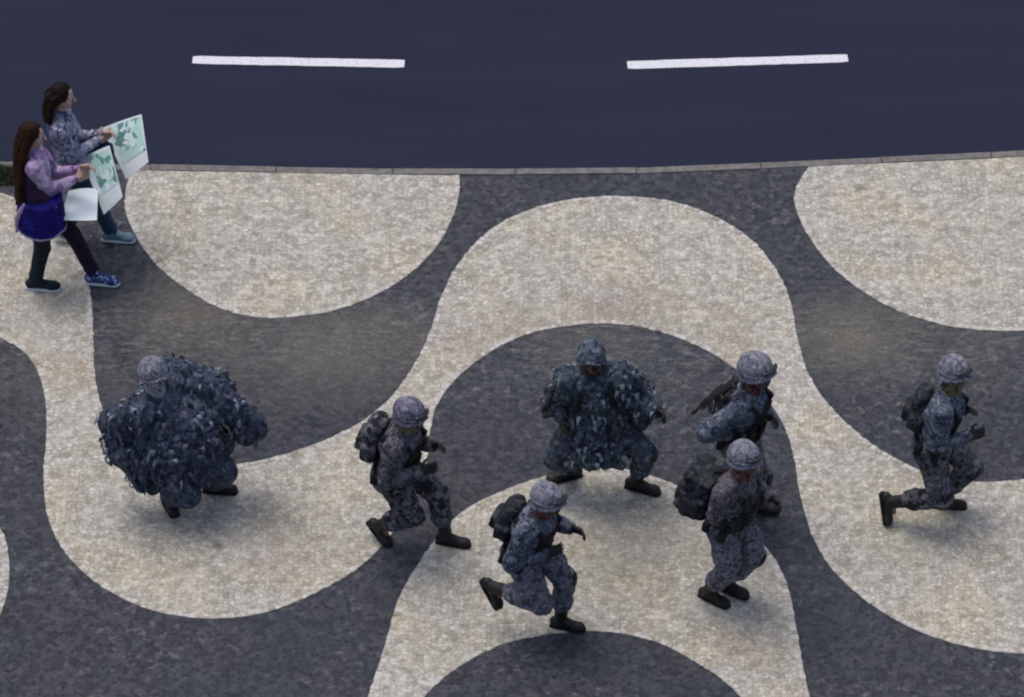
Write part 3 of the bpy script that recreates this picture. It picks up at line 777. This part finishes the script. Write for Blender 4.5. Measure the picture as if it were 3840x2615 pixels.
s1 = soldier('S1', 'soldier with violet helmet and black vest, alone beside the narrow pale neck of the wave', 'camo_purple', 'camo_dark', 'camo_helmet_violet', 'vest_black', 'scarf_olive', 'camo_dark', .8)
s2 = soldier('S2', 'soldier nearest the bottom of the picture, bent in mid-stride, maroon vest, one boot lifted', 'camo_blue', 'camo_grey', 'camo_helmet', 'vest_red', 'scarf', 'pack_dark', .75)
s3 = soldier('S3', 'soldier with wide pale helmet and slung rifle, partly hidden behind another soldier', 'camo_blue', 'camo_purple', 'camo_helmet', 'vest_black', 'scarf', 'camo_purple', .65, hk=.98)
s4 = soldier('S4', 'soldier in purple-grey camouflage with big dark boxy pack, in front of the slung-rifle soldier', 'camo_purple', 'camo_grey', 'camo_helmet', 'olive', 'scarf', None)
s5 = soldier('S5', 'rightmost soldier, crouching in a lunge with one boot tip on the pale paving', 'camo_blue', 'camo_dark', 'camo_helmet', 'vest_black', 'scarf_olive', 'pack_dark', .7, vest=False)

# S4: large soft bag on his back, low and wide
def satchel(s, mat):
    b = Blob()
    c = s.T(0, -.27, .15)
    b.box(c, (.15, .12, .23), s.B, .3); b.box(c-s.Fw*.125-s.S*.06, (.11, .045, .11), s.B, .3); b.box(c+s.S*.20, (.155, .13, .05), s.B, .5)
    for x in (-1, 1): b.box(c+s.X*x*.155-s.S*.07, (.04, .075, .10), s.B, .3)
    for z_ in (-.12, .05): b.chain([c+s.X*x-s.Fw*.0+s.Fw*y+s.S*z_ for x, y in ((.16, .1), (.165, -.13), (-.165, -.13), (-.16, .1))], [.014]*4, 8)
    o = b.build('bag', M[mat], s.root, .01, 2, .016, 11, seed=3)
    st = Blob(); st.chain([c+s.S*.2, s.T(-.02, -.10, .50), s.T(-.09, .12, .46), s.T(.05, .15, .25), s.T(.17, .05, .1), c-s.S*.02+s.X*.15], [.02]*6, 8)
    st.build('bag_strap', M['webbing'], o, .008, 1)
satchel(s4, 'pack_dark')

# held or slung equipment stays top-level
rp = PTS['RIFLE']; rifle(V(rp[1]), V(rp[0]), (.4, .2, .8), 'black rifle slung muzzle-down behind the soldier with the wide pale helmet', .72)

# cloaked figures -------------------------------------------------------------
def cloak(s, mat, tiers, name='cloak', amp=.03, seed=0, extra=()):
    """hanging ragged cloth: a closed drape through tiers (centre, rx, ry), heavy vertical folds"""
    b = Blob()
    for (c, rx, ry), (c2, rx2, ry2) in zip(tiers, tiers[1:]):
        for k in range(4):
            t = k/4; cc = V(c).lerp(V(c2), t); a_, b_ = rx+(rx2-rx)*t, ry+(ry2-ry)*t
            b.ell(cc, (a_, b_, .09), (s.R, s.F, Z))
    for e in extra: b.cap(*e)
    top, bot = V(tiers[0][0]), V(tiers[-1][0])
    def disp(co):
        q = co-bot.lerp(top, max(0, min(1, (co.z-bot.z)/max(.01, top.z-bot.z))))
        ang = math.atan2(q.dot(s.F), q.dot(s.R)); dn = 1-(co.z-bot.z)/max(.01, top.z-bot.z)
        wz = 1.5*noise.noise(V((co.x*2, co.y*2, co.z*1.2+seed)))
        f = .5-1.3*abs(math.sin(ang*5.5+wz+seed))+.4*math.sin(ang*13+wz*2)
        cr = .5-1.6*abs(noise.noise(V((co.x*7+seed, co.y*7, co.z*2.2+co.x*2)))); cr2 = .5-1.5*abs(noise.noise(V((co.x*17, co.y*17+seed, co.z*6))))
        return f*.042*max(.25, min(1, dn+.25)) + .032*cr + .014*cr2
    return b.build(name, M[mat], s.root, .011, 2, 0, 8, seed=seed, disp=disp)
def rags(s, ck, mats, n, seed, z0=.15):
    """torn strips of cloth sewn over the cloak, hanging free; too many to count"""
    rr = random.Random(seed); me0 = ck.data; bm = bmesh.new(); V0 = me0.vertices; L = len(V0)
    for i in range(n):
        v = V0[rr.randrange(L)]; nrm = v.normal
        if nrm.z < -.35: continue
        p = v.co.copy(); tdir = nrm.cross(Z)
        if tdir.length < .1: tdir = V((rr.uniform(-1, 1), rr.uniform(-1, 1), 0))
        tdir.normalize(); dwn = (-Z - nrm*(-Z).dot(nrm)); dwn = dwn.normalized() if dwn.length > .1 else -Z
        dwn = (dwn*.9-Z*.4+tdir*rr.uniform(-.45, .45)).normalized(); ln = rr.uniform(.04, .10); wd = rr.uniform(.010, .024)
        row = []
        for k in range(4):
            q = p+dwn*ln*k/3+nrm*(.006+.022*math.sin(k*1.1)+rr.uniform(0, .006)); w_ = wd*(1-.22*k)
            row.append((bm.verts.new(q-tdir*w_), bm.verts.new(q+nrm*w_*.5), bm.verts.new(q+tdir*w_)))
        mi = rr.randrange(len(mats))
        for a, b_ in zip(row, row[1:]):
            for k in (0, 1):
                f = bm.faces.new((a[k], a[k+1], b_[k+1], b_[k])); f.material_index = mi; f.smooth = True
    me = bpy.data.meshes.new('rag_strips'); bm.to_mesh(me); bm.free()
    o = link('rag_strips', me, [M[m] for m in mats], s.root); o['kind'] = 'stuff'
for nm, cc in (('rag_dark', (.018, .024, .042)), ('rag_mid', (.06, .078, .115)), ('rag_pale', (.22, .26, .33)), ('rag_violet', (.14, .13, .21)), ('rag_teal', (.15, .19, .215))):
    M[nm] = plain(nm+'_cloth', cc, .9, .15, .3, 20)
GC = 'figures in loose blue cloaks'
cb = Person('CB', 'person in a loose teal-blue camouflage cloak standing with boots wide apart under the dark arch', GC, skin='skin_tan')
cb.trousers(M['cloak_teal'], k=1.2); cb.jacket(M['cloak_teal'], puff=1.12, amp=.016); cb.boots(k=1.08); cb.gloves(); cb.helmet('camo_blue', .88, False); cb.scarf('scarf')
cb.knee_pads()
P0 = cb.pelvis
E0, W0, Q0 = cb.el['L'], cb.wr['L'], cb.wr['R']
ckc = cloak(cb, 'cloak_teal', [(cb.neck-Z*.04, .19, .13), (P0+Z*.28, .21, .17), (P0+V((0, 0, -.05)), .24, .20), (P0-Z*.40+cb.F*.03, .31, .24)], seed=2,
      extra=[(cb.sh['L'], E0-Z*.03, .13, .15), (E0-Z*.05, W0-Z*.02+V((-.02, 0, 0)), .13, .08), (E0-Z*.1+V((.06, 0, 0)), E0-Z*.28+V((.04, 0, 0)), .13, .08), (cb.sh['L'], cb.sh['R'], .12, .12)])
rags(cb, ckc, ['rag_dark', 'rag_mid', 'rag_pale', 'rag_teal'], 420, 4)
cb.backpack('camo_dark', .75, (.26, .12, -.1))

lb = Person('LB', 'person crouching under a huge ragged dark blue cloak, pale helmet and masked face', GC, skin='skin_tan')
lb.trousers(M['cloak_blue'], k=1.42, low=.10); lb.jacket(M['cloak_blue'], puff=1.15, amp=.016); lb.boots(); lb.gloves(); lb.helmet('camo_helmet', .82, False); lb.scarf('mask')
P0 = lb.pelvis; X1 = V((1, 0, 0)); Y1 = V((0, 1, 0))
# the cloak spreads wide to both sides, its lower corner trailing at the figure's right
ckl = cloak(lb, 'cloak_blue', [(lb.neck-Z*.10-X1*.0+Y1*.06, .19, .16), (P0+Z*.25+X1*.10+Y1*.10, .36, .26), (P0+Z*.02+X1*.10+Y1*.06, .44, .32), (P0-Z*.22+X1*.08+Y1*.03, .36, .28), (P0-Z*.36+X1*.07, .26, .22)],
      seed=5, extra=[(lb.sh['R']-Z*.02, P0+V((-.45, .10, .06)), .13, .14), (P0+V((-.45, .08, .06)), P0+V((-.46, .0, -.14)), .14, .10), (P0+V((-.40, .0, -.12)), P0+V((-.27, -.02, -.50)), .14, .05),
                     (P0+V((-.2, -.0, -.1)), P0+V((-.2, -.04, -.36)), .18, .10),
                     (P0+V((.0, .30, .40)), P0+V((.34, .24, .26)), .17, .17), (P0+V((.34, .2, .24)), P0+V((.58, .15, .02)), .17, .12)])

rags(lb, ckl, ['rag_dark', 'rag_mid', 'rag_pale', 'rag_violet', 'rag_dark'], 520, 6)
# ------------------------------------------------------------------ two women
w1 = Person('W1', 'woman with very long brown hair, lavender sleeves and royal blue skirt with pink hem', skin='skin_pale', hands='bare', female=True)
w1.jacket(M['lavender'], 0.0, .95, 'sweater'); w1.trousers([M['legging'], M['legging2']], .004, .88, 'leggings', .02)
lg = [o for o in w1.root.children if o.name.startswith('leggings')][0]
for p in lg.data.polygons:
    dl = min((p.center-(w1.hip['L'].lerp(w1.kn['L'], t) if t <= 1 else w1.kn['L'].lerp(w1.ank['L'], t-1))).length for t in [i/10 for i in range(21)])
    dr = min((p.center-(w1.hip['R'].lerp(w1.kn['R'], t) if t <= 1 else w1.kn['R'].lerp(w1.ank['R'], t-1))).length for t in [i/10 for i in range(21)])
    p.material_index = 1 if dl < dr else 0
# plum waistcoat
b = Blob(); Tl = (w1.neck-w1.pelvis).length
b.ell(w1.T(0, -.01, Tl*.3), (.165, .13, .19), w1.B); b.ell(w1.T(0, -.03, Tl*.62), (.165, .12, .17), w1.B); b.build('waistcoat', M['plum'], w1.root, .01, 2, .006, 12)
# skirt with pink hem
b = Blob(); hp = w1.pelvis
for i in range(9):
    t = i/8; b.ell(hp+V((0, 0, .10-.30*t)), (.190+.02*t, .203+.005*t, .03), (V((1, 0, 0)), V((0, 1, 0)), Z))
hz = hp.z-.19
sk = b.build('skirt', [M['royal'], M['pinkhem']], w1.root, .008, 2, .010, 10, seed=8, paint=lambda c: 1 if c.z < hz else 0)
b = Blob()                                                     # pink jacket tied at the waist, hanging behind
b.chain([hp+V((-.12, -.13, .12)), hp+V((-.19, -.10, -.05)), hp+V((-.20, -.10, -.19))], [.014, .02, .014], 10)
b.chain([hp+V((-.13, -.12, .10)), hp+V((.02, -.17, .08)), hp+V((.14, -.12, .09))], [.014, .016, .012], 10)
b.build('tied_jacket', M['pinkhem'], w1.root, .008, 2, .008, 16)
w1.boots('sneaker_blue', 'white_rubber', .03, 1.05, ('shoe', 'sole'))
for o in w1.root.children:
    if o.name.startswith('shoe') and (o.data.vertices[0].co-w1.ank['R']).length < .2: o.data.materials[0] = M['legging']
def strands(s, mat, tail, n=70, spread=.085, r=.011, wave=.02):
    b = Blob(); rr = random.Random(3)
    b.ell(s.H(0, -.022, .036), (.086, .096, .092), s.HB); b.ell(s.H(0, -.06, -.02), (.08, .055, .08), s.HB)
    for i in range(n):
        a = rr.uniform(-1, 1)*R(118); rad = 1.0
        st = s.H(math.sin(a)*.078, -math.cos(a)*.085-.012, rr.uniform(-.02, .06))
        pts, rs = [st], [r*1.2]
        side = s.HB[0]*math.sin(a); tl = tail*rr.uniform(.82, 1.05); ph = rr.uniform(0, 6)
        for j in range(1, 8):
            t = j/7
            p = st-Z*tl*t + side*spread*math.sin(t*1.9)*.9 - s.F*(.03+.05*math.sin(t*2)) + V((math.sin(ph+t*9), math.cos(ph+t*8), 0))*wave*t
            p += (s.neck-s.S*.3-s.F*.12-p).dot(s.F)*s.F*.35*t
            pts.append(p); rs.append(r*(1.15-.75*t))
        b.chain(pts, rs, 6)
    return b.build('hair', M[mat], s.root, .0075, 1, .004, 20)
strands(w1, 'hair_brown', .64, 95, .14, .013, .03)

w2 = Person('W2', 'woman walking beside the kerb with dark shoulder-length hair and a grey-blue print blouse', skin='skin_pale', hands='bare', female=True)
w2.jacket(M['denim_print'], .05, 1.0, 'blouse'); w2.trousers(M['navy'], .006, .88, 'jeans', .01); w2.boots('sneaker_pale', 'white_rubber', .03, 1.0, ('shoe', 'sole'))
strands(w2, 'hair_dark', .22, 60, .05, .012, .014)

# placards carried in front
def board(pts, name, label, cat, front, thick=.006, faces=True):
    P_ = [V(p) for p in pts]; c = sum(P_, V())/4; P_ = [c+(p-c)*1.2 for p in P_]; n = (P_[1]-P_[0]).cross(P_[3]-P_[0]).normalized()
    if n.y > 0: n = -n
    bm = bmesh.new(); N = 8; grid = []
    for j in range(N+1):
        row = []
        for i in range(N+1):
            u, v_ = i/N, j/N
            p = P_[0].lerp(P_[1], u).lerp(P_[3].lerp(P_[2], u), v_)+n*.018*math.sin(u*3.1)*math.cos(v_*2)
            row.append((bm.verts.new(p+n*thick/2), bm.verts.new(p-n*thick/2)))
        grid.append(row)
    for j in range(N):
        for i in range(N):
            for k in (0, 1):
                f = bm.faces.new([grid[j][i][k], grid[j][i+1][k], grid[j+1][i+1][k], grid[j+1][i][k]]); f.material_index = 0 if k == 0 else 1
    rim = [grid[0][i] for i in range(N+1)]+[grid[j][N] for j in range(1, N+1)]+[grid[N][i] for i in range(N-1, -1, -1)]+[grid[j][0] for j in range(N-1, 0, -1)]
    for a, b_ in zip(rim, rim[1:]+rim[:1]):
        f = bm.faces.new((a[0], b_[0], b_[1], a[1])); f.material_index = 1
    bmesh.ops.recalc_face_normals(bm, faces=bm.faces)
    me = bpy.data.meshes.new(name); bm.to_mesh(me); bm.free()
    root = empty(name, c); setp(root, label, cat)
    o = link('panel', me, [M[front], M['card_edge']], root)
    return root, P_, n, c
def printed(root, P_, n, u0, v0, u1, v1, mat, name='printed_picture', off=.006):
    q = lambda u, v_: P_[0].lerp(P_[1], u).lerp(P_[3].lerp(P_[2], u), v_)+n*(.018*math.sin(u*3.1)*math.cos(v_*2)+off)
    bm = bmesh.new(); N = 6
    g_ = [[bm.verts.new(q(u0+(u1-u0)*i/N, v0+(v1-v0)*j/N)) for i in range(N+1)] for j in range(N+1)]
    for j in range(N):
        for i in range(N): bm.faces.new((g_[j][i], g_[j][i+1], g_[j+1][i+1], g_[j+1][i]))
    me = bpy.data.meshes.new(name); bm.to_mesh(me); bm.free(); link(name, me, M[mat], root)
GPL = None
r1 = board(PTS['PLAC1'], 'placard', 'white placard with mint green print held highest, beside the kerb', 'placard', 'paper_white'); printed(r1[0], r1[1], r1[2], .14, .04, .97, .74, 'mint')
r2 = board(PTS['PLAC2'], 'placard', 'mint printed placard held lower, in front of the long-haired woman', 'placard', 'paper_white'); printed(r2[0], r2[1], r2[2], .25, .05, .97, .72, 'mint')
r3 = board(PTS['PLAC3'], 'paper_sheet', 'plain bright white sheet held lowest, at the hip of the long-haired woman', 'sheet', 'paper_white')
# navy printed bag hanging from the forearm of the woman by the kerb
a, c = V(PTS['BAG'][0]), V(PTS['BAG'][1]); cc = (a+c)/2
root = empty('handbag', cc); setp(root, 'navy printed handbag hanging from the arm of the woman beside the kerb', 'handbag')
b = Blob(); b.box(cc-Z*.03, (.14, .04, .085), None, .5); b.build('bag_body', M['navy_print'], root, .008, 2, .008, 14)
b = Blob(); b.chain([cc+V((-.09, 0, .04)), cc+V((-.05, .0, .12)), cc+V((.05, 0, .12)), cc+V((.09, 0, .04))], [.009]*4, 8); b.build('handle', M['navy_print'], root, .005, 1)
rb = [V(p) for p in PTS['RIB']]
b = Blob(); X = V((1, 0, 0))
for p0, p1, w0, w1_ in ((rb[0], rb[1], .018, .026), (rb[1], rb[2], .026, .014)):
    for k in range(6):
        t = k/6; b.ell(p0.lerp(p1, t), (w0+(w1_-w0)*t, .008, .035), None, 10)
o = b.build('ribbon', M['ribbon'], None, .006, 1, .004, 20); setp(o, 'pale green cloth ribbon trailing below the white sheet', 'ribbon')
